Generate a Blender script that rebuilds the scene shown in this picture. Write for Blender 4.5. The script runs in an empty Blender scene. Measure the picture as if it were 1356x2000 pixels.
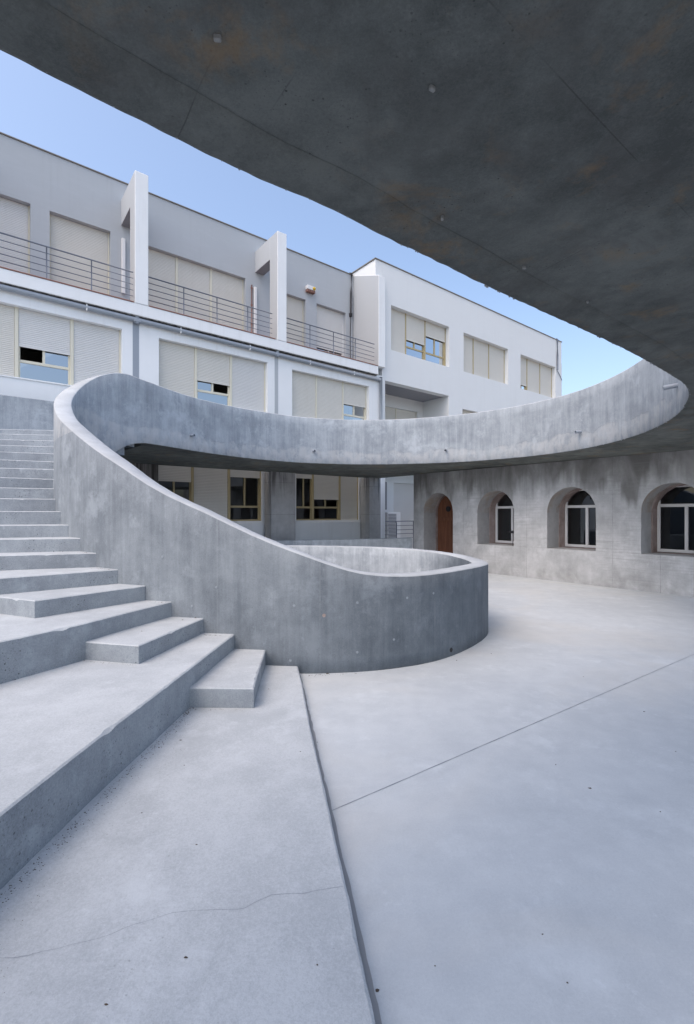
import bpy, bmesh, math, random
from mathutils import Vector, Matrix, noise as mnoise
from mathutils.geometry import tessellate_polygon
random.seed(7)
C = bpy.context.scene.collection
EYE = 1.6                      # all measurements below are relative to eye height; floor ends up at z = 0
ANG = math.radians(38.18)      # the white building stands turned to the view
CA, SA = math.cos(ANG), math.sin(ANG)
def bw(p, d, z=0.0):           # building frame (along facade, depth, height) -> site
    return Vector((p*CA - d*SA, p*SA + d*CA, z))

# ---------------------------------------------------------------- node helpers
class NT:
    def __init__(s, name):
        s.m = bpy.data.materials.new(name); s.m.use_nodes = True
        s.t = s.m.node_tree; s.t.nodes.clear()
        s.out = s.t.nodes.new('ShaderNodeOutputMaterial')
        g = s.t.nodes.new('ShaderNodeNewGeometry'); s.P = g.outputs['Position']; s.Nrm = g.outputs['Normal']
    def n(s, typ, **kw):
        nd = s.t.nodes.new(typ)
        for k, v in kw.items():
            if k.startswith('i_'):
                s.put(nd.inputs[k[2:].replace('_', ' ')], v)
            else: setattr(nd, k, v)
        return nd
    def put(s, inp, v):
        if hasattr(v, 'is_linked') or isinstance(v, bpy.types.NodeSocket): s.t.links.new(v, inp)
        else: inp.default_value = v
    def math(s, op, a, b=0.0, c=None):
        nd = s.t.nodes.new('ShaderNodeMath'); nd.operation = op
        s.put(nd.inputs[0], a); s.put(nd.inputs[1], b)
        if c is not None: s.put(nd.inputs[2], c)
        return nd.outputs[0]
    def vmul(s, v, xyz):
        nd = s.t.nodes.new('ShaderNodeVectorMath'); nd.operation = 'MULTIPLY'
        s.put(nd.inputs[0], v); nd.inputs[1].default_value = xyz; return nd.outputs[0]
    def dot(s, v, xyz):
        nd = s.t.nodes.new('ShaderNodeVectorMath'); nd.operation = 'DOT_PRODUCT'
        s.put(nd.inputs[0], v); nd.inputs[1].default_value = xyz; return nd.outputs['Value']
    def noise(s, scale, detail=4, rough=.55, vec=None, dist=0.0):
        nd = s.n('ShaderNodeTexNoise'); s.put(nd.inputs['Vector'], s.P if vec is None else vec)
        nd.inputs['Scale'].default_value = scale; nd.inputs['Detail'].default_value = detail
        nd.inputs['Roughness'].default_value = rough; nd.inputs['Distortion'].default_value = dist
        return nd.outputs['Fac']
    def vor(s, scale, vec=None):
        nd = s.n('ShaderNodeTexVoronoi'); s.put(nd.inputs['Vector'], s.P if vec is None else vec)
        nd.inputs['Scale'].default_value = scale; return nd.outputs['Distance']
    def map(s, v, a, b, c=0.0, d=1.0):
        nd = s.n('ShaderNodeMapRange'); s.put(nd.inputs['Value'], v)
        nd.inputs['From Min'].default_value = a; nd.inputs['From Max'].default_value = b
        nd.inputs['To Min'].default_value = c; nd.inputs['To Max'].default_value = d
        return nd.outputs[0]
    def mix(s, f, a, b, mode='MIX'):
        nd = s.n('ShaderNodeMix', data_type='RGBA', blend_type=mode)
        s.put(nd.inputs[0], f)
        for i, v in ((6, a), (7, b)):
            if isinstance(v, tuple): nd.inputs[i].default_value = (v[0], v[1], v[2], 1)
            else: s.put(nd.inputs[i], v)
        return nd.outputs[2]
    def sep(s, v):
        nd = s.n('ShaderNodeSeparateXYZ'); s.put(nd.inputs[0], v); return nd.outputs
    def line(s, p0, p1, w, gate=None):       # thin straight joint between two plan points (site x, y)
        dx, dy = p1[0]-p0[0], p1[1]-p0[1]; L = math.hypot(dx, dy); dx /= L; dy /= L
        a = s.dot(s.P, (-dy, dx, 0)); a = s.math('SUBTRACT', a, -dy*p0[0]+dx*p0[1])
        a = s.math('ABSOLUTE', a); m = s.map(a, w*.5, w, 1, 0)
        b = s.math('SUBTRACT', s.dot(s.P, (dx, dy, 0)), dx*p0[0]+dy*p0[1])
        m = s.math('MULTIPLY', m, s.math('GREATER_THAN', b, 0)); m = s.math('MULTIPLY', m, s.math('LESS_THAN', b, L))
        return s.math('MULTIPLY', m, gate) if gate is not None else m
    def finish(s, col, rough=.8, height=None, bstr=.3, bdist=.01, spec=.3, metal=0.0):
        b = s.n('ShaderNodeBsdfPrincipled'); 
        if isinstance(col, tuple): b.inputs['Base Color'].default_value = (*col, 1)
        else: s.put(b.inputs['Base Color'], col)
        s.put(b.inputs['Roughness'], rough); b.inputs['Specular IOR Level'].default_value = spec
        b.inputs['Metallic'].default_value = metal
        if height is not None:
            bp = s.n('ShaderNodeBump'); bp.inputs['Strength'].default_value = bstr; bp.inputs['Distance'].default_value = bdist
            s.put(bp.inputs['Height'], height); s.t.links.new(bp.outputs[0], b.inputs['Normal'])
        s.t.links.new(b.outputs[0], s.out.inputs[0]); return s.m

def concrete(name, dark, light, streak=.3, pores=.5, patch=.3, bump=.35, rough=.85, big=.8, extra=None, contrast=(.38, .62), pr=1.0, pg=.45, gr=.04):
    s = NT(name)
    n1 = s.noise(big, 5, .6, dist=.4); n2 = s.noise(4.5, 7, .65)
    st = s.noise(1.0, 5, .65, vec=s.vmul(s.P, (8, 8, .7)), dist=.25); st2 = s.noise(1.0, 4, .65, vec=s.vmul(s.P, (37, 37, 1.6)), dist=.3)
    fine = s.noise(85, 3, .7)
    w = 1 - streak
    f = s.math('ADD', s.math('MULTIPLY', n1, .55*w), s.math('MULTIPLY', n2, .45*w))
    f = s.math('ADD', f, s.math('ADD', s.math('MULTIPLY', st, .75*streak), s.math('MULTIPLY', st2, .25*streak)))
    f = s.math('ADD', f, s.map(fine, .3, .7, -gr, gr)); f = s.math('ADD', f, s.map(s.noise(210, 2, .6), .3, .7, -gr*.8, gr*.8))
    f = s.map(f, contrast[0], contrast[1])
    col = s.mix(f, dark, light)
    # paler cement bloom in ragged patches
    pt = s.map(s.noise(1.9, 9, .72, dist=.15), .54, .64)
    lp = tuple(min(.8, c*1.22) for c in light)
    col = s.mix(s.math('MULTIPLY', pt, patch), col, lp)
    # dark damp blotches
    db = s.map(s.noise(1.3, 9, .72, dist=.2), .56, .68)
    col = s.mix(s.math('MULTIPLY', db, .35*patch+.05), col, tuple(c*.7 for c in dark))
    # scuffs and lime splashes
    sc = s.math('MULTIPLY', s.map(s.noise(16, 6, .75, vec=s.vmul(s.P, (1, 1, .45))), .57, .66), s.map(s.noise(1.5, 4, .6), .48, .62))
    col = s.mix(s.math('MULTIPLY', sc, patch*.9), col, tuple(min(.8, c*1.3) for c in light))
    # bug holes
    gate = s.map(s.noise(2.3, 3, .5), pg, pg+.2)
    h = s.vor(26); hole = s.map(h, .07*pr, .11*pr, 1, 0)
    h2 = s.vor(60); hole2 = s.map(h2, .10*pr, .16*pr, 1, 0)
    hole = s.math('MULTIPLY', s.math('MAXIMUM', hole, s.math('MULTIPLY', hole2, .6)), s.math('MULTIPLY', gate, pores))
    col = s.mix(hole, col, tuple(c*.32 for c in dark))
    if extra: col = extra(s, col)
    hgt = s.math('ADD', s.math('MULTIPLY', fine, .25), s.math('MULTIPLY', s.noise(18, 6, .6), .55))
    hgt = s.math('ADD', hgt, s.math('MULTIPLY', st2, .25*streak))
    hgt = s.math('SUBTRACT', hgt, s.math('MULTIPLY', hole, 1.2))
    return s.finish(col, rough, hgt, bump, .006, .25)

def wl(s, coord, vals, w, wob=.006):          # joints where a coordinate takes given values
    c = s.math('ADD', coord, s.map(s.noise(3, 3), .3, .7, -wob, wob)); m = None
    for v in vals:
        k = s.map(s.math('ABSOLUTE', s.math('SUBTRACT', c, v)), w*.5, w*1.2, 1, 0)
        m = k if m is None else s.math('MAXIMUM', m, k)
    return m

# ---- materials -----------------------------------------------------------
def ribbon_extra(s, col):
    x, y, z = s.sep(s.P)
    # cold joint above the deck and blotchy band under it
    zz = s.math('ADD', z, s.map(s.noise(1.3, 5, .6), .3, .7, -.10, .10))
    far = s.math('GREATER_THAN', z, EYE+1.0)
    band = s.math('MULTIPLY', s.map(zz, EYE+1.56, EYE+1.62, 1, 0), far)
    blot = s.map(s.noise(7, 6, .65, vec=s.vmul(s.P, (1, 1, .6))), .42, .56)
    col = s.mix(s.math('MULTIPLY', band, s.map(blot, 0, 1, .08, .5)), col, (.50, .50, .50))
    seam = s.math('MULTIPLY', s.map(s.math('ABSOLUTE', s.math('SUBTRACT', zz, EYE+1.60)), .004, .011, 1, 0), s.math('MULTIPLY', far, s.map(s.noise(2.2, 3), .45, .6)))
    col = s.mix(s.math('MULTIPLY', seam, .28), col, (.16, .16, .16))
    # formwork seams on the lower wall, and a denser darker pour with slab shade painted in towards the rounded end
    g = s.map(s.noise(4, 4), .3, .6, .25, 1)
    low = s.math('LESS_THAN', z, EYE+.9)
    for px in (-.27, -1.32, .95):
        l = s.map(s.math('ABSOLUTE', s.math('SUBTRACT', x, px)), .003, .008, 1, 0)
        col = s.mix(s.math('MULTIPLY', s.math('MULTIPLY', l, low), s.math('MULTIPLY', g, .22)), col, (.55, .56, .57))
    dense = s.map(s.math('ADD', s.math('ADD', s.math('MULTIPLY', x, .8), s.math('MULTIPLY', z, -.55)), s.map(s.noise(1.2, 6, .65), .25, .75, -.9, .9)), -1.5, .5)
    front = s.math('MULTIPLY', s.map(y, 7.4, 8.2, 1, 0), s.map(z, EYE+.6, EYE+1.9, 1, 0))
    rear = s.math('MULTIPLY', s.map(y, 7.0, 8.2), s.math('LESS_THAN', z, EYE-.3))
    col = s.mix(s.math('MULTIPLY', rear, .75), col, s.mix(1, col, (1.4, 1.37, 1.33), 'MULTIPLY'))  # rear island wall lightened: open-sky light put into the colour
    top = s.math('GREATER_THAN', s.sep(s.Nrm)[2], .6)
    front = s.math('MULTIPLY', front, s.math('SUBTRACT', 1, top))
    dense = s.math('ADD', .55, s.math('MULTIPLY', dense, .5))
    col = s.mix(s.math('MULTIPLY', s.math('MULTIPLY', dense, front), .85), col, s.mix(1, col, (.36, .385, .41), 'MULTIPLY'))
    # form-tie plugs: small rings
    return col
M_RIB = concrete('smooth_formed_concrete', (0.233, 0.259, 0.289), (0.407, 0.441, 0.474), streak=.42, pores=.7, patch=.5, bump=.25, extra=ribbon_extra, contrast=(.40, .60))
M_RIBTOP = concrete('trowelled_coping_concrete', (0.382, 0.401, 0.419), (0.506, 0.530, 0.550), streak=.0, pores=.2, patch=.3, bump=.3)
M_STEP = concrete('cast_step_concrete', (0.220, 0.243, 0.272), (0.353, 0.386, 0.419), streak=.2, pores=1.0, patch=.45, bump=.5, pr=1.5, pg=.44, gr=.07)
def tread_extra(s, col):
    sp = s.map(s.vor(9), .03, .05, 1, 0); g = s.map(s.noise(1.4, 3), .5, .7)
    return s.mix(s.math('MULTIPLY', s.math('MULTIPLY', sp, g), .7), col, (.16, .16, .16))
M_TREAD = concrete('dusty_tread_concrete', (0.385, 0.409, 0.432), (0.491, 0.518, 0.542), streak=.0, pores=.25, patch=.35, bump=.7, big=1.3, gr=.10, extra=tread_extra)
def floor_extra(s, col):
    w = s.map(s.noise(.5, 5, .6, dist=.8), .5, .66)
    col = s.mix(s.math('MULTIPLY', w, .35), col, (.55, .53, .49))
    sw = s.map(s.noise(1.0, 6, .7, vec=s.vmul(s.P, (.7, 2.6, 1)), dist=1.0), .52, .7)
    col = s.mix(s.math('MULTIPLY', sw, .22), col, (.38, .40, .43))
    return col
M_FLOOR = concrete('power_floated_floor', (0.435, 0.465, 0.493), (0.533, 0.561, 0.583), streak=.0, pores=.08, patch=.3, bump=.2, rough=.62, gr=.06, big=.45, extra=floor_extra)
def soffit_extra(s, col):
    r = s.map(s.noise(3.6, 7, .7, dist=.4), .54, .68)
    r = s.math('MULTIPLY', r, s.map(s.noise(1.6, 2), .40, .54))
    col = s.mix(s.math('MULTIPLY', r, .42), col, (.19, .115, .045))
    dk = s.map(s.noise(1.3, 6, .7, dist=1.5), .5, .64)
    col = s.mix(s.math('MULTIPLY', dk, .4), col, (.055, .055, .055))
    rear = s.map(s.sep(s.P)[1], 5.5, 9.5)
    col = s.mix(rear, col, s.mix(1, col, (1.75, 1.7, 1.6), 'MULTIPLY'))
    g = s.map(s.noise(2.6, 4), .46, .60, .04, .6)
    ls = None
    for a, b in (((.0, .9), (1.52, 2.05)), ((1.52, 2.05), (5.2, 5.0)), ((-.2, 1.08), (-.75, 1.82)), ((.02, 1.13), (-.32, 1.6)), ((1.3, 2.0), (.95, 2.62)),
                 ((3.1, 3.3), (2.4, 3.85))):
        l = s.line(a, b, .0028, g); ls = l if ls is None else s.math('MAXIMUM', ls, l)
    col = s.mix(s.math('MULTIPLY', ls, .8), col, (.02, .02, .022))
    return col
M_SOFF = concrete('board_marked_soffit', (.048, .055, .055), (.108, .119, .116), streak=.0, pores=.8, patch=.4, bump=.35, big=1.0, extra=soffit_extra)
def arch_extra(s, col):
    x, y, z = s.sep(s.P)
    d = s.dot(s.P, (-SA, CA, 0))
    # rain-dark stains running down from the slab
    st = s.noise(1.0, 5, .6, vec=s.vmul(s.P, (1.6, 1.6, .35)), dist=.6)
    edge = s.math('ADD', z, s.map(s.noise(1.0, 3, .6, vec=s.vmul(s.P, (2.2, 2.2, .3))), .3, .7, -.55, .55))
    m = s.map(edge, EYE+.4, EYE+.8)
    col = s.mix(s.math('MULTIPLY', m, s.map(st, .35, .6, .2, .8)), col, (.135, .132, .125))
    foot = s.map(s.math('ADD', z, s.map(s.noise(2.5, 4), .3, .7, -.2, .2)), .05, .45, .5, 0)
    col = s.mix(s.math('MULTIPLY', foot, s.map(s.noise(3, 5), .4, .6)), col, (.24, .24, .235))
    g = s.map(s.noise(5, 4), .38, .6, .1, 1)
    jm = s.math('MAXIMUM', wl(s, d, (9.98, 8.35, 7.33, 6.42, 4.4, 3.5, 2.4), .005, .003), wl(s, z, (EYE-.83, EYE-.60), .004, .004))
    col = s.mix(s.math('MULTIPLY', s.math('MULTIPLY', jm, g), .6), col, (.16, .16, .16))
    bm = s.map(s.noise(1.0, 3, .5, vec=s.vmul(s.P, (1.2, 1.2, 34))), .5, .62)
    col = s.mix(s.math('MULTIPLY', s.math('MULTIPLY', bm, s.map(s.noise(.8, 3), .48, .6)), .35), col, (.27, .27, .27))
    return col
M_ARCH = concrete('cast_arch_wall_concrete', (0.344, 0.349, 0.353), (0.539, 0.544, 0.549), streak=.2, pores=.3, patch=.4, bump=.35, big=1.1, extra=arch_extra)
def reveal_extra(s, col):
    x, y, z = s.sep(s.P)
    r = s.map(s.noise(3, 6, .7), .42, .62)
    return s.mix(s.math('MULTIPLY', s.math('MULTIPLY', r, s.math('GREATER_THAN', z, EYE+.02)), .6), col, (.34, .27, .20))
M_REVEAL = concrete('arch_reveal_concrete', (.33, .33, .335), (.46, .46, .46), streak=.1, pores=.3, patch=.2, bump=.35, extra=reveal_extra)
M_OLD = concrete('pinkish_old_render', (.26, .20, .18), (.42, .35, .33), streak=.1, pores=.6, patch=.2, bump=.9, big=3)
def col_extra(s, col):
    x, y, z = s.sep(s.P)
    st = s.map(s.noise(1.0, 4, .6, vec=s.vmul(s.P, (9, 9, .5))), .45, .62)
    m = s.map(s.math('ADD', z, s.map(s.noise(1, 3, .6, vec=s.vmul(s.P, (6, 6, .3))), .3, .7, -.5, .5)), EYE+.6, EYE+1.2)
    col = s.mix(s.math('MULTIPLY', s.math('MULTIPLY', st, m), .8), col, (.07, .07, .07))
    j = wl(s, z, (EYE-.03, EYE+.92), .005, .002)
    return s.mix(s.math('MULTIPLY', j, .6), col, (.15, .15, .15))
M_COL = concrete('column_concrete', (.34, .345, .35), (.49, .495, .50), streak=.25, pores=.4, patch=.3, bump=.3, extra=col_extra)
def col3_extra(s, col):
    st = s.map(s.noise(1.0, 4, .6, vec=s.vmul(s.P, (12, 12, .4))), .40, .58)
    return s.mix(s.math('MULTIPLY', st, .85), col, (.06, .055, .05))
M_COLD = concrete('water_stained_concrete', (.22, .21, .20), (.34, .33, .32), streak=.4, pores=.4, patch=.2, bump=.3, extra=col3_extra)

def paint(name, base, stain=.12, rough=.75, dirt=(.45, .43, .40)):
    s = NT(name)
    n = s.map(s.noise(.7, 6, .65), .35, .68); st = s.map(s.noise(1.0, 6, .7, vec=s.vmul(s.P, (6, 6, .3))), .50, .70)
    st = s.math('MULTIPLY', st, s.map(s.noise(.8, 4, .6), .38, .62))
    sm = s.map(s.noise(2.5, 6, .7, vec=s.vmul(s.P, (.5, .5, 2.2))), .5, .7)
    col = s.mix(s.math('MULTIPLY', n, .5*stain), base, dirt)
    col = s.mix(s.math('MULTIPLY', st, stain), col, dirt)
    col = s.mix(s.math('MULTIPLY', sm, stain*.8), col, tuple(min(.85, c*1.15) for c in base))
    h = s.math('ADD', s.noise(60, 4, .6), s.math('MULTIPLY', s.noise(6, 4), .6))
    return s.finish(col, rough, h, .12, .004, .25)
M_WHITE = paint('white_wall_paint', (.80, .82, .835), .22)
M_WHITE2 = paint('bright_wing_paint', (.715, .735, .745), .10)
M_GREY = paint('pale_grey_wall_paint', (.435, .46, .485), .28, dirt=(.34, .35, .37))
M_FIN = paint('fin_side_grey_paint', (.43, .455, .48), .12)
M_GREYD = paint('mid_grey_ceiling_paint', (.25, .255, .28), .1)
M_SHUT = paint('cream_roller_shutter', (.66, .645, .60), .18, .5, (.50, .47, .40))
M_SHUTW = paint('white_roller_shutter', (.66, .66, .65), .08, .5)
M_FRAME = paint('cream_window_frame', (.68, .65, .54), .1, .4, (.5, .44, .3))
M_FRAMEY = paint('ochre_window_frame', (.44, .37, .22), .2, .4, (.30, .23, .12))
M_FRAMEW = paint('white_window_frame', (.76, .76, .76), .05, .4)
M_PIPE = paint('grey_pipe_plastic', (.30, .335, .385), .15, .45, (.2, .22, .25))
M_RAIL = paint('grey_rail_paint', (.15, .175, .22), .15, .4, (.2, .15, .12))
M_PVC = paint('white_pvc', (.76, .76, .76), .08, .4)
M_TILE = paint('terracotta_edge_tile', (.30, .16, .13), .3, .6, (.2, .15, .13))
M_COP = paint('weathered_metal_coping', (.20, .185, .17), .3, .5, (.30, .28, .25))
M_WOOD = None
M_BLACK = paint('black_rubber', (.025, .025, .03), .1, .5, (.05, .05, .05))
M_YEL = paint('yellow_lens', (.62, .42, .04), .1, .3)
M_ROOM = paint('dim_room_paint', (.30, .28, .25), .1)
M_LEAF = paint('dry_leaf_brown', (.075, .06, .05), .3, .8, (.16, .10, .06))
M_GRIT = paint('loose_dark_grit', (.10, .085, .075), .4, .9, (.22, .18, .14))
M_DIRT_SHADE = paint('dusty_gutter_dirt_shade', (.28, .285, .295), .5, .9, (.27, .27, .27))
M_SPAC = paint('pale_plastic_spacer', (.17, .18, .18), .2, .5)
M_GROUND = concrete('packed_earth', (.22, .19, .15), (.34, .30, .25), streak=0, pores=.2, patch=.2, bump=.6)
def wood():
    s = NT('stained_door_wood')
    g = s.noise(1.0, 6, .65, vec=s.vmul(s.P, (40, 40, 1.6)))
    col = s.mix(s.map(g, .3, .7), (.085, .035, .020), (.23, .095, .05))
    return s.finish(col, .5, g, .2, .004, .4)
M_WOOD = wood()
def glass(name, tint, refl=1.0):
    s = NT(name)
    tr = s.n('ShaderNodeBsdfTransparent'); tr.inputs[0].default_value = (*tint, 1)
    gl = s.n('ShaderNodeBsdfGlossy'); gl.inputs['Roughness'].default_value = .015
    gl.inputs['Color'].default_value = (.9, .95, 1, 1)
    fr = s.n('ShaderNodeFresnel'); fr.inputs['IOR'].default_value = 1.5
    f = s.math('MINIMUM', s.math('MULTIPLY', fr.outputs[0], refl), 1.0)
    mx = s.n('ShaderNodeMixShader'); s.put(mx.inputs[0], f)
    s.t.links.new(tr.outputs[0], mx.inputs[1]); s.t.links.new(gl.outputs[0], mx.inputs[2])
    s.t.links.new(mx.outputs[0], s.out.inputs[0]); return s.m
M_GLASS = glass('window_glass', (.55, .58, .6), 11)
M_GLASSD = glass('dark_window_glass', (.35, .36, .38), 1.6)

# ---------------------------------------------------------------- object helpers
def tag(o, label=None, cat=None, group=None, kind=None):
    if label: o['label'] = label
    if cat: o['category'] = cat
    if group: o['group'] = group
    if kind: o['kind'] = kind
    return o
def empty(name, loc, rz=0):
    o = bpy.data.objects.new(name, None); C.objects.link(o)
    o.matrix_world = Matrix.Translation(Vector(loc)) @ Matrix.Rotation(rz, 4, 'Z'); o.empty_display_size = .2
    MW[o.name] = o.matrix_world.copy(); return o
MW = {}
def obj(name, bm, mats, parent=None, smooth=False):
    """bm is in site coordinates relative to the eye; links ONE mesh object standing at its base"""
    if not isinstance(mats, (list, tuple)): mats = [mats]
    bmesh.ops.translate(bm, verts=bm.verts, vec=(0, 0, EYE))
    xs = [v.co for v in bm.verts]
    base = Vector(((min(v.x for v in xs)+max(v.x for v in xs))/2, (min(v.y for v in xs)+max(v.y for v in xs))/2, min(v.z for v in xs)))
    pm = MW[parent.name] if parent else Matrix.Identity(4)
    rot = pm.to_3x3().to_4x4()
    mw = Matrix.Translation(base) @ rot
    bmesh.ops.transform(bm, matrix=mw.inverted(), verts=bm.verts)
    me = bpy.data.meshes.new(name); bm.to_mesh(me); bm.free()
    for m in mats: me.materials.append(m)
    if smooth:
        for p in me.polygons: p.use_smooth = True
    o = bpy.data.objects.new(name, me); C.objects.link(o)
    if parent:
        o.parent = parent; o.matrix_parent_inverse = Matrix.Identity(4)
        o.matrix_basis = pm.inverted() @ mw
    else: o.matrix_basis = mw
    MW[o.name] = mw; return o
def setmi(faces, mi):
    for f in faces: f.material_index = mi
def quad(bm, pts, mi=0):
    f = bm.faces.new([bm.verts.new(p) for p in pts]); f.material_index = mi; return f
def box(bm, p0, p1, d0, d1, z0, z1, mi=0, fr=bw):
    v = [bm.verts.new(fr(p, d, z)) for z in (z0, z1) for d in (d0, d1) for p in (p0, p1)]
    for a in ((0, 2, 3, 1), (4, 5, 7, 6), (0, 1, 5, 4), (2, 6, 7, 3), (0, 4, 6, 2), (1, 3, 7, 5)):
        bm.faces.new([v[i] for i in a]).material_index = mi
def bevbox(bm, p0, p1, d0, d1, z0, z1, b=.006, fr=bw):
    t = bmesh.new(); box(t, p0, p1, d0, d1, z0, z1, 0, fr)
    bmesh.ops.bevel(t, geom=t.edges[:], offset=b, segments=1, affect='EDGES')
    merge(bm, t)
def merge(bm, t):
    m = bpy.data.meshes.new('tmp'); t.to_mesh(m); t.free(); bm.from_mesh(m); bpy.data.meshes.remove(m)
def tube(bm, pts, r, n=8, cap=True):
    pts = [Vector(p) for p in pts]; rings = []
    for i, p in enumerate(pts):
        t = (pts[min(i+1, len(pts)-1)] - pts[max(i-1, 0)]).normalized()
        u = t.cross(Vector((0, 0, 1)))
        if u.length < .05: u = Vector((1, 0, 0))
        u.normalize(); w = t.cross(u)
        rings.append([bm.verts.new(p + r*(math.cos(2*math.pi*k/n)*u + math.sin(2*math.pi*k/n)*w)) for k in range(n)])
    for a, b in zip(rings, rings[1:]):
        for k in range(n):
            f = bm.faces.new((a[k], a[(k+1) % n], b[(k+1) % n], b[k])); f.smooth = True
    if cap: bm.faces.new(rings[0]); bm.faces.new(rings[-1][::-1])
def wall(bm, a0, a1, z0, z1, depth, holes, fr, thick, mi=0, mr=None):
    """wall with rectangular openings (a0,a1,z0,z1); fr(a, depth, z) -> site; front face at depth, back at depth+thick"""
    mr = mi if mr is None else mr
    outer = [(a0, z0), (a1, z0), (a1, z1), (a0, z1)]
    loops = [outer] + [h if isinstance(h, list) else [(h[0], h[2]), (h[1], h[2]), (h[1], h[3]), (h[0], h[3])] for h in holes]
    flat = [p for l in loops for p in l]
    tris = tessellate_polygon([[Vector((p[0], p[1], 0)) for p in l] for l in loops])
    F = [bm.verts.new(fr(p[0], depth, p[1])) for p in flat]; B = [bm.verts.new(fr(p[0], depth+thick, p[1])) for p in flat]
    for t in tris:
        for S in (F, B):
            try: bm.faces.new([S[i] for i in t]).material_index = mi
            except ValueError: pass
    k = 0
    for li, l in enumerate(loops):
        n = len(l)
        for i in range(n):
            a, b = k+i, k+(i+1) % n
            bm.faces.new((F[a], F[b], B[b], B[a])).material_index = mr if li else mi
        k += n
    bmesh.ops.recalc_face_normals(bm, faces=bm.faces)

# ---------------------------------------------------------------- ground
bm = bmesh.new(); quad(bm, [(-400, -400, -1.72), (400, -400, -1.72), (400, 400, -1.72), (-400, 400, -1.72)])
tag(obj('ground', bm, M_GROUND), kind='structure')
bm = bmesh.new()
quad(bm, [(-11, -7, -1.6), (14, -7, -1.6), (14, 19, -1.6), (-11, 19, -1.6)])
floor = tag(obj('courtyard_floor', bm, M_FLOOR), kind='structure')
def strip(bm, pts, w, z, jit=0.0):
    pts = [Vector((p[0], p[1], z)) for p in pts]; dense = []
    for a, b in zip(pts, pts[1:]):
        n = max(1, int((b-a).length/.04))
        for i in range(n): dense.append(a.lerp(b, i/n))
    dense.append(pts[-1]); prev = None
    for i, p in enumerate(dense):
        t = (dense[min(i+1, len(dense)-1)] - dense[max(i-1, 0)]).normalized(); nn = Vector((-t.y, t.x, 0))
        q = p + nn*(mnoise.noise(p*6)*jit*2 + random.uniform(-jit, jit)*.4)
        ww = w*(.55+.9*abs(mnoise.noise(p*9+Vector((3, 1, 2)))))*.5
        cur = (bm.verts.new(q+nn*ww), bm.verts.new(q-nn*ww))
        if prev: bm.faces.new((prev[0], prev[1], cur[1], cur[0]))
        prev = cur
bm = bmesh.new(); strip(bm, [(-.10, 2.508), (3.94, 5.32), (7.2, 7.6)], .0045, -1.598, .0006)
obj('saw_cut_joint', bm, M_RAIL, floor)
bm = bmesh.new(); strip(bm, [(.75, 5.9), (1.05, 4.9), (1.62, 3.9), (2.3, 2.9), (2.6, 2.0)], .0014, -1.598, .002)
obj('hairline_crack', bm, M_PIPE, floor)
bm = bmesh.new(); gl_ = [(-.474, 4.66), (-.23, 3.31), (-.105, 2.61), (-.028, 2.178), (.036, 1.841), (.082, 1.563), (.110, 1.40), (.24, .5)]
strip(bm, gl_, .030, -1.5975, .0025)  # gutter dirt with the step's contact shadow painted into the strip
obj('dirt_shade_line', bm, M_DIRT_SHADE, floor)

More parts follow.
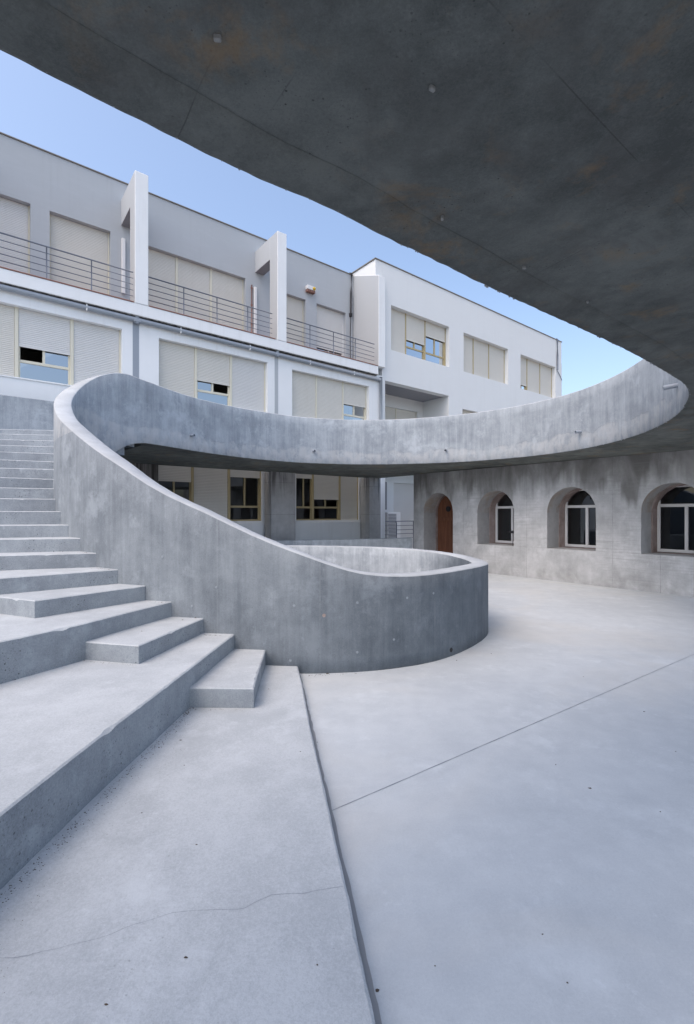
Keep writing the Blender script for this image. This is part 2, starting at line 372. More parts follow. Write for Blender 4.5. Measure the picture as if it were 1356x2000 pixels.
# ---------------------------------------------------------------- the spiral wall
def FR(x, y): return (x*1.0, y*1.0)
T = .22
raw = [  # x, y, z top, z bottom, which face was measured (L outer / R inner)
 (-3.7, 8.35, -.65, -1.62, 'L'), (-3.2, 9.0, -.65, -1.62, 'L'), (-2.4, 9.48, -.65, -1.62, 'L'), (-1.32, 9.64, -.65, -1.62, 'L'),
 (-.08, 9.44, -.65, -1.62, 'L'), (.876, 9.0, -.65, -1.62, 'L'), (1.42, 8.45, -.65, -1.62, 'L'), (1.8, 7.75, -.66, -1.62, 'L'),
 (1.95, 7.1, -.67, -1.62, 'L'), (1.955, 6.5, -.675, -1.62, 'L'), (1.774, 6.03, -.66, -1.62, 'L'), (1.45, 5.56, -.648, -1.62, 'L'),
 (1.007, 5.11, -.648, -1.62, 'L'), (.6, 4.88, -.648, -1.62, 'L'), (.19, 4.745, -.61, -1.62, 'L'), (-.125, 4.70, -.525, -1.62, 'L'),
 (-.455, 4.68, -.405, -1.62, 'L'), (-.82, 4.71, -.27, -1.62, 'L'), (-1.14, 4.74, -.13, -1.62, 'L'), (-1.48, 4.79, .03, -1.62, 'L'),
 (-1.81, 4.86, .165, -1.62, 'L'), (-2.12, 4.94, .32, -1.62, 'L'), (-2.47, 5.07, .53, -1.62, 'L'), (-2.83, 5.29, .72, -1.62, 'L'),
 (-3.15, 5.53, .90, -1.62, 'L'), (-3.47, 5.83, 1.08, -1.62, 'L'), (-3.76, 6.13, 1.24, -1.62, 'L'), (-4.0, 6.42, 1.41, -1.62, 'L'),
 (-4.23, 6.77, 1.62, -1.2, 'L'),
 (-4.17, 7.2, 1.88, -.2, 'R'), (-4.13, 7.55, 2.15, .55, 'R'), (-4.0, 7.85, 2.35, .95, 'R'), (-3.85, 8.14, 2.44, 1.18, 'R'),
 (-3.71, 8.4, 2.42, 1.275, 'R'), (-3.56, 8.66, 2.40, 1.28, 'R'), (-3.42, 8.94, 2.38, 1.28, 'R'), (-3.14, 9.52, 2.37, 1.28, 'R'), (-2.70, 10.27, 2.39, 1.28, 'R'),
 (-2.14, 11.0, 2.42, 1.28, 'R'), (-1.3, 11.7, 2.43, 1.28, 'R'), (-.5, 12.05, 2.44, 1.28, 'R'), (.293, 12.2, 2.44, 1.28, 'R'),
 (1.5, 12.12, 2.45, 1.28, 'R'), (2.83, 11.62, 2.46, 1.28, 'R'), (3.815, 10.8, 2.46, 1.28, 'R'), (4.35, 10.05, 2.46, 1.28, 'R'),
 (4.65, 9.3, 2.46, 1.28, 'R'), (4.77, 8.3, 2.46, 1.28, 'R'), (4.66, 7.25, 2.46, 1.28, 'R'), (4.36, 6.28, 2.46, 1.28, 'R'),
 (4.03, 5.6, 2.46, 1.28, 'R'), (3.7, 5.07, 2.46, 1.28, 'R'), (3.355, 4.66, 2.46, 1.28, 'R'), (3.02, 4.36, 2.46, 1.28, 'R'),
 (2.71, 4.10, 2.46, 1.28, 'R'), (2.32, 3.78, 2.46, 1.28, 'R'), (1.95, 3.50, 2.46, 1.28, 'R'), (1.594, 3.235, 2.46, 1.28, 'R'),
 (1.244, 2.98, 2.46, 1.28, 'R'), (.786, 2.645, 2.46, 1.28, 'R'), (.5, 2.42, 2.46, 1.28, 'R'), (.197, 2.195, 2.46, 1.28, 'R'),
 (-.082, 1.968, 2.46, 1.28, 'R'), (-.349, 1.793, 2.46, 1.28, 'R'), (-.577, 1.612, 2.46, 1.28, 'R'), (-.837, 1.402, 2.46, 1.28, 'R'),
 (-.958, 1.297, 2.46, 1.28, 'R'), (-1.8, .6, 2.46, 1.28, 'R'), (-3.4, -.7, 2.46, 1.28, 'R'), (-5.2, -2.1, 2.46, 1.28, 'R')]
cen = []
for i, r in enumerate(raw):
    a, b = raw[max(i-1, 0)], raw[min(i+1, len(raw)-1)]
    t = Vector((b[0]-a[0], b[1]-a[1])).normalized(); n = Vector((t.y, -t.x))
    s = T/2 if r[4] == 'L' else -T/2
    cen.append((r[0]+n.x*s, r[1]+n.y*s, r[2], r[3]))
def cr(p0, p1, p2, p3, t):
    return [.5*(2*b + (c-a)*t + (2*a-5*b+4*c-d)*t*t + (3*b-a-3*c+d)*t**3) for a, b, c, d in zip(p0, p1, p2, p3)]
st = []
for i in range(len(cen)-1):
    p0, p1, p2, p3 = cen[max(i-1, 0)], cen[i], cen[i+1], cen[min(i+2, len(cen)-1)]
    L = math.hypot(p2[0]-p1[0], p2[1]-p1[1]); n = max(2, int(L/(.013 if i > 49 else .035)))
    for k in range(n):
        q = cr(p0, p1, p2, p3, k/n); q[3] = p1[3]+(p2[3]-p1[3])*k/n
        q.append(i + k/n); st.append(q)
st.append(list(cen[-1])+[len(cen)-1])
for _ in range(14):          # relax the tracing noise
    st = [st[0]] + [[(a[j]+2*b[j]+c[j])/4 for j in range(4)]+[b[4]] for a, b, c in zip(st, st[1:], st[2:])] + [st[-1]]
nor = []
for i, s in enumerate(st):
    a, b = st[max(i-1, 0)], st[min(i+1, len(st)-1)]
    t = Vector((b[0]-a[0], b[1]-a[1])).normalized(); nor.append(Vector((t.y, -t.x)))
bm = bmesh.new(); prev = None
NZ = 7
for i, s in enumerate(st):
    x, y, zt, zb, key = s; n = nor[i]
    near = key > 50                        # rough formwork edge over the viewer
    prof = []
    h = T/2; c = .012
    def pt(off, z, j=.002):
        q = Vector((x+n.x*off, y+n.y*off, z)); w = mnoise.noise(q*1.3)*.004 + mnoise.noise(q*14)*j
        return Vector((q.x+n.x*w*(1 if off > 0 else -1), q.y+n.y*w*(1 if off > 0 else -1), z + mnoise.noise(q*11+Vector((5, 0, 0)))*j))
    ej = .0045
    for k in range(NZ): prof.append(pt(-h, zb+(zt-c-zb)*k/(NZ-1)))
    prof.append(pt(-h+c, zt, .003)); prof.append(pt(0, zt, .002)); prof.append(pt(h-c, zt, .003))
    if near: zb -= .014
    cx, cz = (.034, .02) if near else (.008, .012)
    for k in range(NZ): prof.append(pt(h, zt-c-(zt-c-zb-cz)*k/(NZ-1), .002 if k < NZ-1 else ej*.8))
    e = pt(h-cx, zb, ej); e.z += mnoise.noise(Vector((x, y, 1))*35)*ej*.6 + (-max(0, mnoise.noise(Vector((x, y, 3))*70)-.25)*.022*max(0, mnoise.noise(Vector((x, y, 8))*2)+.25) if near else 0); prof.append(e)
    e = pt(0, zb, .002); e.z -= (.005*abs(mnoise.noise(Vector((x, y, 4))*6)) if near else 0); prof.append(e)
    cur = [bm.verts.new(p) for p in prof]
    if prev:
        m = len(cur)
        for k in range(m):
            f = bm.faces.new((prev[k], prev[(k+1) % m], cur[(k+1) % m], cur[k])); f.smooth = True
            f.material_index = 1 if NZ-1 <= k < NZ+3 else (2 if k in (m-1, m-2) or (k == 0 and key > 33.5) or (k == m-3 and near) else 0)
    else: bm.faces.new(cur[::-1])
    prev = cur
bm.faces.new(prev)
# mortar drips left hanging along the rough edge over the viewer
for i, s in enumerate(st):
    if s[4] > 46 and random.random() < .16:
        n = nor[i]; r = random.uniform(.002, .0085)
        if mnoise.noise(Vector((s[0], s[1], 9))*1.7) < .05: r *= .5
        c0 = Vector((s[0]+n.x*(T/2-.012), s[1]+n.y*(T/2-.012), 1.28-r*.3))
        mt = Matrix.Translation(c0) @ Matrix.Diagonal((1.3, 1.0, random.uniform(.7, 1.7), 1)) @ Matrix.Rotation(random.random()*3, 4, 'Z')
        bmesh.ops.create_icosphere(bm, subdivisions=1, radius=r, matrix=mt)
bmesh.ops.recalc_face_normals(bm, faces=bm.faces)
walk = empty('spiral_walkway', (1.0, 8.0, 0))
tag(walk, 'raw concrete spiral walkway, its curved wall rising from a rounded low end to overhead', 'walkway')
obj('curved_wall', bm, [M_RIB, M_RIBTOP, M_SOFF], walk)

# deck slab, its underside is the big dark soffit
keys = [(34, bw(2.0, 12.2)), (38, bw(5.0, 12.2)), (41, bw(7.6, 12.2)), (42, bw(9.4, 12.2)), (43, bw(10.87, 12.2)), (43.6, bw(10.87, 11.2)), (44, bw(10.87, 10.32)),
        (44.3, bw(11.2, 9.9)), (46, bw(11.2, 7.8)), (48, bw(11.2, 5.0)), (49.5, bw(11.2, 2.6)), (50.5, Vector((7.15, 7.6, 0))), (51.5, Vector((6.75, 6.2, 0))), (53, Vector((6.0, 4.7, 0))),
        (55, Vector((4.75, 3.3, 0))), (57, Vector((3.75, 2.4, 0))), (61, Vector((2.0, 1.05, 0))), (66, Vector((.65, .02, 0))), (69, Vector((-.6, -.93, 0))), (70, Vector((-2.2, -2.15, 0))), (72, Vector((-4.0, -3.55, 0)))]
def outer(k):
    k = max(keys[0][0], min(keys[-1][0], k))
    for (a, pa), (b, pb) in zip(keys, keys[1:]):
        if a <= k <= b: return pa.lerp(pb, (k-a)/(b-a))
bm = bmesh.new(); prev = None; ND = 10
for i, s in enumerate(st):
    if s[4] < 33.6 or i % 2: continue
    n = nor[i]; a = Vector((s[0]+n.x*.06, s[1]+n.y*.06, 0)); a2 = Vector((s[0]-n.x*.02, s[1]-n.y*.02, 0)); b = outer(s[4]); cur = []
    for k in range(ND+1):
        q = a2.lerp(b, k/ND); z = 1.284 - .064*k/ND*(1 if s[4] < 50 else .3)
        cur.append(bm.verts.new((q.x, q.y, z + mnoise.noise(q*1.1)*.004)))
    up = [bm.verts.new((b.x, b.y, 1.69)), bm.verts.new((a2.x, a2.y, 1.69))]
    cur += up
    if prev:
        m = len(cur)
        for k in range(m): bm.faces.new((prev[k], prev[(k+1) % m], cur[(k+1) % m], cur[k]))
    else: bm.faces.new(cur[::-1])
    prev = cur
bm.faces.new(prev)
bmesh.ops.recalc_face_normals(bm, faces=bm.faces)
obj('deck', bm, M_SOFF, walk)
def near_station(x, y, kmin=33):
    return min((i for i in range(len(st)) if st[i][4] >= kmin), key=lambda i: (st[i][0]-x)**2+(st[i][1]-y)**2)
spout_spec = [(-3.18, 9.5, 1.60, .10), (-.85, 11.95, 1.605, .10), (2.5, 11.8, 1.605, .10), (4.66, 9.3, 1.64, .13), (4.25, 6.0, 1.66, .16)]
for x, y, z, L in spout_spec:
    i = near_station(x, y); s = st[i]; n = nor[i]; n3 = Vector((n.x, n.y, -.12)).normalized()
    bm = bmesh.new(); c0 = Vector((s[0], s[1], z)); R = .03
    u = n3.cross(Vector((0, 0, 1))).normalized(); w = n3.cross(u)
    rings = []
    for r, l in ((R, T/2-.03), (R, T/2+L), (R*.78, T/2+L), (R*.78, T/2-.02)):
        rings.append([bm.verts.new(c0+n3*l+r*(math.cos(k*math.pi/7)*u+math.sin(k*math.pi/7)*w)) for k in range(14)])
    for a, b in zip(rings, rings[1:]):
        for k in range(14): bm.faces.new((a[k], a[(k+1) % 14], b[(k+1) % 14], b[k]))
    f = bm.faces.new(rings[-1]); f.material_index = 1
    bmesh.ops.recalc_face_normals(bm, faces=bm.faces)
    obj('drain_spout', bm, [M_PIPE, M_BLACK], walk)
def sp_at(u, v): k = 1.28*915/(1003-v); return ((u-678)/915*k, k)
for u, v, a in ((844, 170, .5), (1024, 521, .2), (1148, 588, .9), (425, 72, .1), (338, 213, .7), (864, 424, 1.3)):
    x, y = sp_at(u, v); bm = bmesh.new()
    R3 = Matrix.Rotation(a, 4, 'Z')
    fr = lambda p, d, z, x=x, y=y, R3=R3: R3 @ Vector((p, d, 0)) + Vector((x, y, z))
    bevbox(bm, -.010, .010, -.006, .006, 1.268, 1.30, .003, fr)
    obj('formwork_spacer', bm, M_SPAC, walk)
# drain hole and form-tie recesses in the rounded low end
def wall_spot(key, z, r, name, mat, out=.004):
    i = min(range(len(st)), key=lambda i: abs(st[i][4]-key)); s = st[i]; n = -nor[i]
    n3 = Vector((n.x, n.y, 0)); u = Vector((-n.y, n.x, 0)); c0 = Vector((s[0], s[1], z)) + n3*(T/2+out)
    bm = bmesh.new(); vs = [bm.verts.new(c0+r*(1+.12*mnoise.noise(Vector((k, z*9, key))))*(math.cos(k*math.pi/8)*u+math.sin(k*math.pi/8)*Vector((0, 0, 1)))) for k in range(16)]
    vb = [bm.verts.new(v.co - n3*.02) for v in vs]
    bm.faces.new(vs)
    for k in range(16): bm.faces.new((vs[k], vb[k], vb[(k+1) % 16], vs[(k+1) % 16]))
    bmesh.ops.recalc_face_normals(bm, faces=bm.faces)
    obj(name, bm, mat, walk)
wall_spot(11.62, -1.53, .026, 'drain_hole', M_BLACK)
for k, z in ((16.3, -1.47), (14.3, -1.40), (14.25, -.9), (16.2, -.92), (12.95, -.88), (12.2, -.86), (18.6, -.75), (20.4, -.45), (19.3, -.95), (22.5, -.1), (13.3, -1.3)):
    wall_spot(k, z, .013, 'tie_plug', M_STEP, .003)
wall_spot(15.35, -1.02, .018, 'rust_spot', M_OLD, .003)

# ---------------------------------------------------------------- the stair
stair = empty('concrete_stair', (-2.5, 4.0, 0))
tag(stair, 'raw concrete stair with wide platforms and small intermediate steps climbing along the curved wall', 'stair')
def prism(poly, z, zb, ch=.010, jit=.0025, batter=0.0):
    poly = [Vector((p[0], p[1], 0)) for p in poly]
    area = sum(a.x*b.y-b.x*a.y for a, b in zip(poly, poly[1:]+poly[:1]))
    if area < 0: poly.reverse()
    den = []
    for a, b in zip(poly, poly[1:]+poly[:1]):
        L = (b-a).length; n = max(1, min(160, int(L/.03)))
        for k in range(n): den.append(a.lerp(b, k/n))
    N = len(den); bm = bmesh.new(); tin, tout, mid, bot = [], [], [], []
    for i, p in enumerate(den):
        t = (den[(i+1) % N]-den[i-1]).normalized(); n = Vector((t.y, -t.x, 0))
        a = mnoise.noise(Vector((p.x*2, p.y*2, z*3)))*.006
        j = mnoise.noise(Vector((p.x*17, p.y*17, z*5)))*jit
        chip = max(0, mnoise.noise(Vector((p.x*13, p.y*13, z*9+3)))-.36)*.035
        tin.append(bm.verts.new((p.x-n.x*(ch+chip)+n.x*a, p.y-n.y*(ch+chip)+n.y*a, z+j*.4)))
        tout.append(bm.verts.new((p.x+n.x*(j+a), p.y+n.y*(j+a), z-ch*.8-chip*.8+j*.5)))
        mid.append(bm.verts.new((p.x+n.x*(a-j*.4+batter*.6), p.y+n.y*(a-j*.4+batter*.6), z-.075)))
        bot.append(bm.verts.new((p.x+n.x*(a+batter), p.y+n.y*(a+batter), zb)))
    tri = tessellate_polygon([[v.co.copy() for v in tin]])
    for t in tri:
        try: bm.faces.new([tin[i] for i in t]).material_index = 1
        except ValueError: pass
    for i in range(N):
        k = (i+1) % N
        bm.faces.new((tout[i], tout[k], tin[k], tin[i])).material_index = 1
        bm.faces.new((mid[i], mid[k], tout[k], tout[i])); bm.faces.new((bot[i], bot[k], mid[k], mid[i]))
    bmesh.ops.recalc_face_normals(bm, faces=bm.faces)
    return bm
F_ = -1.63
steps = [
 ('P1', -1.525, F_, [(-.47, 4.82), (-.496, 4.73), (-.253, 3.307), (-.1285, 2.613), (-.052, 2.178), (.012, 1.841), (.058, 1.563), (.0857, 1.40), (.22, .5), (.36, -.6), (.5, -3), (-3, -3), (-1.75, 1.9), (-1.4, 4.0), (-1.3, 4.86)]),
 ('S1', -1.37, F_, [(-.815, 4.8), (-.82, 4.72), (-.731, 3.67), (-1.225, 3.687), (-1.4, 3.69), (-1.3, 4.85)]),
 ('P2', -1.22, F_, [(-1.14, 4.83), (-1.145, 4.69), (-1.21, 3.99), (-1.255, 3.5), (-1.29, 3.13), (-1.307, 3.0), (-1.373, 2.335), (-1.404, 1.895), (-1.5, .6), (-1.72, -3), (-6, -3), (-3.4, 1.0), (-2.7, 3.3), (-2.0, 4.98)]),
 ('S2', -1.07, F_, [(-1.46, 4.88), (-1.47, 4.78), (-1.688, 3.795), (-2.21, 3.916), (-2.4, 3.97), (-2.0, 5.0)]),
 ('P3', -.915, F_, [(-1.81, 4.96), (-1.825, 4.87), (-2.03, 4.34), (-2.2, 3.87), (-2.48, 3.35), (-3.1, 2.2), (-4.2, 0), (-5.6, -3), (-9, -3), (-9, 2.4), (-3.5, 4.5), (-2.6, 5.24)]),
 ('S3', -.76, F_, [(-2.1, 5.03), (-2.13, 4.93), (-2.727, 4.09), (-3.15, 4.27), (-3.4, 4.4), (-2.65, 5.28)]),
 ('f', -.605, F_, [(-2.42, 5.15), (-2.49, 5.07), (-3.26, 4.39), (-5.0, 2.9), (-9, .4), (-9, 4.4), (-4.0, 5.45), (-3.1, 5.66)])]
N = [[(-2.76, 5.37), (-2.83, 5.29), (-3.68, 4.97), (-9, 2.9)], [(-3.07, 5.6), (-3.15, 5.53), (-3.93, 5.3), (-9, 3.7)], [(-3.4, 5.9), (-3.47, 5.82), (-4.14, 5.58), (-9, 3.95)],
     [(-3.65, 6.18), (-3.74, 6.1), (-4.35, 5.87), (-9, 4.2)], [(-3.88, 6.46), (-3.98, 6.4), (-4.57, 6.165), (-9, 4.5)], [(-4.2, 6.98), (-4.33, 6.91), (-4.92, 6.64), (-9, 4.9)],
     [(-4.28, 7.25), (-4.6, 7.33), (-5.16, 6.96), (-9, 5.3)], [(-4.27, 7.45), (-4.68, 7.5), (-5.38, 7.26), (-9, 5.7)], [(-4.2, 7.65), (-4.9, 7.95), (-5.65, 7.63), (-9, 6.1)],
     [(-4.1, 7.85), (-5.1, 8.22), (-5.88, 7.94), (-9, 6.5)], [(-4.0, 8.03), (-5.3, 8.56), (-6.17, 8.33), (-9, 7.0)], [(-3.92, 8.2), (-5.5, 8.95), (-6.5, 8.77), (-9, 7.5)],
     [(-3.83, 8.38), (-5.7, 9.3), (-6.8, 9.15), (-9, 8.0)], [(-3.75, 8.6), (-5.8, 9.6), (-6.95, 9.45), (-9, 8.4)]]
Z = [-.445, -.29, -.14, .03, .2, .37, .54, .71, .88, 1.05, 1.22, 1.39, 1.56, 1.705]
land = [tuple(bw(p, 11.97)[:2]) for p in (2.9, -1.8)]
for k, (nl, z) in enumerate(zip(N, Z)):
    if z > 1 and k+2 < len(N): poly = nl + [(x-.02, y+.1) for x, y in N[k+1][::-1]]
    elif k+2 < len(N): poly = nl + N[k+2][::-1]
    elif k+1 < len(N): poly = nl + [(-9, 9.0), (-5.8, 10.2), (-3.85, 9.0)]
    else: poly = nl + [(-9, land[1][1]), land[1], land[0], (-3.55, 9.05)]
    steps.append(('r', z, F_ if z < .6 else {.71: .45, .88: .68, 1.05: .86, 1.22: 1.03, 1.39: 1.2, 1.56: 1.285, 1.705: 1.29}[z], poly))
so = {}
for nm, z, zb, poly in steps:
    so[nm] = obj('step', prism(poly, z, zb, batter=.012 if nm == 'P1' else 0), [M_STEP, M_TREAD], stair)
bm = bmesh.new(); strip(bm, [(-1.36, 1.58), (-1.19, 1.608), (-.929, 1.667), (-.668, 1.787), (-.4, 1.814), (-.298, 1.868), (-.011, 1.911)], .0011, -1.5235, .013)
obj('hairline_crack', bm, M_RAIL, so['P1'])

# ---------------------------------------------------------------- outer parapet, low wall, columns
bm = bmesh.new(); bevbox(bm, -7.5, 10.68, 11.98, 12.18, 1.68, 2.45, .012)
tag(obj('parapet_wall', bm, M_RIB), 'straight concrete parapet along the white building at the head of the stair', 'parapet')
bm = bmesh.new()
lowdir = Vector((10.72-5.2, 10.38-12.35, 0)); LL = lowdir.length; la = math.atan2(lowdir.y, lowdir.x)
def lowfr(a, b, z): return bw(5.2+math.cos(la)*a-math.sin(la)*b, 12.35+math.sin(la)*a+math.cos(la)*b, z)
bevbox(bm, 0, LL, -.1, .1, -1.62, -.773, .012, lowfr)
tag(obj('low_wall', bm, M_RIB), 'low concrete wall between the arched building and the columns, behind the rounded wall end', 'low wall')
def column(p0, p1, d0, label, mat, nm='concrete_column'):
    bm = bmesh.new(); bevbox(bm, p0, p1, d0, 12.5, -1.62, 1.232, .012)
    return tag(obj(nm, bm, mat), label, 'column', 'columns under the walkway by the white building')
column(6.70, 7.53, 12.09, 'wide concrete column between the two rows of ground floor shutters', M_COL)
column(10.42, 10.94, 12.02, 'narrow concrete column beside the passage with the grey railing', M_COL)
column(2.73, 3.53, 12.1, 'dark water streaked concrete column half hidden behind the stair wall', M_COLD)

# ---------------------------------------------------------------- arched building
arch = empty('arched_building', tuple(bw(13, 4, 0)), ANG)
tag(arch, 'raw concrete building under the walkway with a wooden door and deep arched windows', 'building')
AP = 10.75
def afr(a, dep, z): return bw(AP+dep, a, z)         # a = position along the wall, dep = into the wall
def arch_loop(d0, d1, z0, spring, n=18, j=.004):
    c = (d0+d1)/2; r = (d1-d0)/2
    pts = [(d0, z0)]
    if z0 < spring: pts += [(d0, z0+(spring-z0)*k/6) for k in range(1, 6)]
    pts += [(c-r*math.cos(math.pi*k/n), spring+r*math.sin(math.pi*k/n)) for k in range(n+1)]
    pts += [(d1, z0+(spring-z0)*k/6) for k in range(5, 0, -1)] + [(d1, z0)]
    return [(a+random.uniform(-j, j), b+random.uniform(-j, j)*(b > z0+.01)) for a, b in pts]
ops = [(8.73, 9.86, -1.585), (6.77, 7.89, -.835), (4.75, 5.88, -.835), (2.73, 3.85, -.835), (.7, 1.83, -.835)]
bm = bmesh.new(); wall(bm, -6.0, 10.28, -1.62, 1.224, 0, [arch_loop(*o, .05) for o in ops], afr, .55, 0, 1)
obj('wall', bm, [M_ARCH, M_REVEAL], arch)
bm = bmesh.new(); wall(bm, -6.0, 10.25, -1.62, 1.22, .553, [arch_loop(a+.02, b-.02, z, .05, j=.007) for a, b, z in ops], afr, .34, 0, 0)
obj('inner_wall', bm, M_OLD, arch)
bm = bmesh.new()
box(bm, AP+.9, AP+6, -6, 10.2, 1.21, 1.3); box(bm, AP+5.9, AP+6.05, -6, 10.2, -1.62, 1.2); box(bm, AP+.9, AP+5.89, 10.05, 10.2, -1.62, 1.2); box(bm, AP+.9, AP+5.89, -6.0, -5.85, -1.62, 1.2)
obj('room_shell', bm, M_ROOM, arch)
bm = bmesh.new(); bevbox(bm, AP+.02, AP+6.1, -6.05, 2.2, 1.229, 1.6, .01); obj('roof', bm, M_ARCH, arch)
def bar(bm, a0, a1, d0, d1, z0, z1): bevbox(bm, a0, a1, d0, d1, z0, z1, .004, afr)
for a0, a1, z0 in ops[1:]:
    bm = bmesh.new(); F0, F1 = .80, .86; x0, x1 = a0+.025, a1-.025; zt = .605
    bar(bm, x0, x0+.055, F0, F1, z0+.012, zt); bar(bm, x1-.055, x1, F0, F1, z0+.012, zt)
    bar(bm, x0+.055, x1-.055, F0, F1, z0+.012, z0+.075); bar(bm, x0+.055, x1-.055, F0, F1, zt-.05, zt)
    bar(bm, x0+.055, x1-.055, F0-.004, F1, .14, .205)
    c = (a0+a1)/2; bar(bm, c-.03, c+.03, F0-.008, F1, z0+.075, .14)
    w = obj('window', bm, M_FRAMEW, arch)
    for zz0, zz1, q0, q1 in ((z0+.07, .145, x0+.05, c-.025), (z0+.07, .145, c+.025, x1-.05), (.2, zt-.045, x0+.05, x1-.05)):
        b2 = bmesh.new(); quad(b2, [afr(q0, .835, zz0), afr(q1, .835, zz0), afr(q1, .835, zz1), afr(q0, .835, zz1)])
        obj('pane', b2, M_GLASSD, w)
# door leaf
bm = bmesh.new(); lp = arch_loop(8.76, 9.83, -1.58, .05, j=0)
F = [bm.verts.new(afr(a, .62, z)) for a, z in lp]; B = [bm.verts.new(afr(a, .68, z)) for a, z in lp]
bm.faces.new(F); bm.faces.new(B[::-1])
for i in range(len(lp)): bm.faces.new((F[i], F[(i+1) % len(lp)], B[(i+1) % len(lp)], B[i]))
bmesh.ops.recalc_face_normals(bm, faces=bm.faces)
for k in range(1, 8):
    a = 8.76+1.07*k/8; box(bm, a-.004, a+.004, .612, .622, -1.55, .45, 0, afr)
bar(bm, 8.78, 9.81, .60, .622, -.22, -.12); bar(bm, 8.78, 9.81, .60, .622, -1.5, -1.38)
door = obj('door', bm, M_WOOD, arch)
bm = bmesh.new(); c0 = afr(9.40, .60, .14); ax = (bw(1, 0)-bw(0, 0)); uu = bw(0, 1)-bw(0, 0)
for r0, r1, o in ((.085, .065, .0), ):
    ra = [bm.verts.new(c0-ax*.012+.085*(math.cos(k*math.pi/10)*uu+math.sin(k*math.pi/10)*Vector((0, 0, 1)))) for k in range(20)]
    rb = [bm.verts.new(c0+ax*.03+.085*(math.cos(k*math.pi/10)*uu+math.sin(k*math.pi/10)*Vector((0, 0, 1)))) for k in range(20)]
    bm.faces.new(ra)
    for k in range(20): bm.faces.new((ra[k], ra[(k+1) % 20], rb[(k+1) % 20], rb[k]))
bmesh.ops.recalc_face_normals(bm, faces=bm.faces)
obj('round_viewer', bm, M_BLACK, door)
# little black tap-like fitting on the sill of the first arched window
bm = bmesh.new(); tube(bm, [afr(6.84, .06, -.835), afr(6.84, .06, -.50)], .008); tube(bm, [afr(6.98, .06, -.475), afr(6.78, .06, -.465)], .014); bevbox(bm, 6.80, 6.88, .03, .09, -.51, -.44, .01, afr)
tag(obj('metal_stand', bm, M_BLACK), 'small black T-shaped metal fitting standing on the sill of the arched window nearest the door', 'fitting')

# ---------------------------------------------------------------- white building
wb = empty('white_building', tuple(bw(6, 12.55, 0)), ANG)
tag(wb, 'long white building with roller shutters, grey-walled balconies and a bright right wing', 'building')
G0 = -1.62
# first floor and ground floor front
WF = [(-4.5, -1.35, 2.99, 4.57), (-.41, 2.79, 2.99, 4.57), (3.67, 6.83, 2.99, 4.55), (7.69, 10.86, 2.99, 4.50)]
WG = [(-.45, 2.66, -.22, 1.6), (3.6, 6.64, -.22, 1.6), (7.84, 10.40, -.22, 1.6)]
bm = bmesh.new(); wall(bm, -20, 11.5, G0, 4.98, 12.55, WF+WG, bw, .3)
obj('front_wall', bm, M_WHITE, wb)
bm = bmesh.new()
for p0, p1 in ((-.5, 2.66), (3.60, 6.62), (7.60, 10.38)): bevbox(bm, p0, p1, 12.45, 12.545, G0, -.27, .01)
obj('spandrel_panel', bm, M_WHITE, wb)
WU = [(-4.4, -1.35, 5.27, 7.6), (-.45, 1.0, 5.27, 7.61), (1.4, 2.79, 5.27, 7.60), (3.60, 6.74, 5.27, 7.56), (7.7, 9.04, 5.27, 7.52), (9.51, 10.83, 5.27, 7.53)]
bm = bmesh.new(); wall(bm, -20, 11.17, 5.0, 9.03, 13.85, WU, bw, .3)
obj('upper_wall', bm, M_GREY, wb)
bm = bmesh.new(); bevbox(bm, -20, 11.17, 13.82, 14.2, 9.032, 9.062, .004); obj('coping', bm, M_COP, wb)
bm = bmesh.new(); bevbox(bm, -20, 11.176, 12.40, 14.1, 4.94, 5.235, .01); bs = obj('balcony_slab', bm, M_WHITE, wb)
bm = bmesh.new(); box(bm, -20, 11.17, 12.41, 12.548, 4.925, 4.938); obj('balcony_underside', bm, M_COLD, bs)
bm = bmesh.new(); box(bm, -20, 11.17, 12.63, 13.846, 5.2355, 5.2395); obj('balcony_floor', bm, M_TILE, bs)
for p0, p1 in ((-4.72, -1.0), (-.68, 3.03), (3.39, 7.02), (7.42, 11.15)):
    bm = bmesh.new(); bevbox(bm, p0, p1, 12.385, 12.62, 5.238, 5.262, .005); obj('edge_tile', bm, M_TILE, bs)
# fins
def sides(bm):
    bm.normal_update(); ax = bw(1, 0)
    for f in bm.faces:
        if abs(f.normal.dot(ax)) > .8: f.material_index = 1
def fin(p0, p1):
    bm = bmesh.new(); bevbox(bm, p0, p1, 12.392, 12.87, 5.24, 8.53, .01); box(bm, p0+.003, p1-.003, 12.868, 13.848, 7.86, 8.527)
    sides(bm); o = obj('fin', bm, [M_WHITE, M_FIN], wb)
    b2 = bmesh.new(); box(b2, p0+.006, p1-.006, 12.875, 13.84, 7.853, 7.857); obj('beam_soffit', b2, M_GREYD, o)
fin(3.05, 3.37); fin(7.08, 7.40); fin(-.98, -.66); fin(-5.05, -4.73)
bm = bmesh.new()
v = [bm.verts.new(bw(p, d, z)) for p in (11.18, 11.50) for d, z in ((12.392, 5.24), (13.848, 5.24), (13.848, 9.03), (12.392, 8.48))]
bm.faces.new(v[:4]); bm.faces.new(v[4:][::-1])
for k in range(4): bm.faces.new((v[k], v[4+k], v[4+(k+1) % 4], v[(k+1) % 4]))
bmesh.ops.recalc_face_normals(bm, faces=bm.faces); bmesh.ops.bevel(bm, geom=bm.edges[:], offset=.01, segments=1, affect='EDGES')
sides(bm); obj('fin', bm, [M_WHITE, M_FIN], wb)
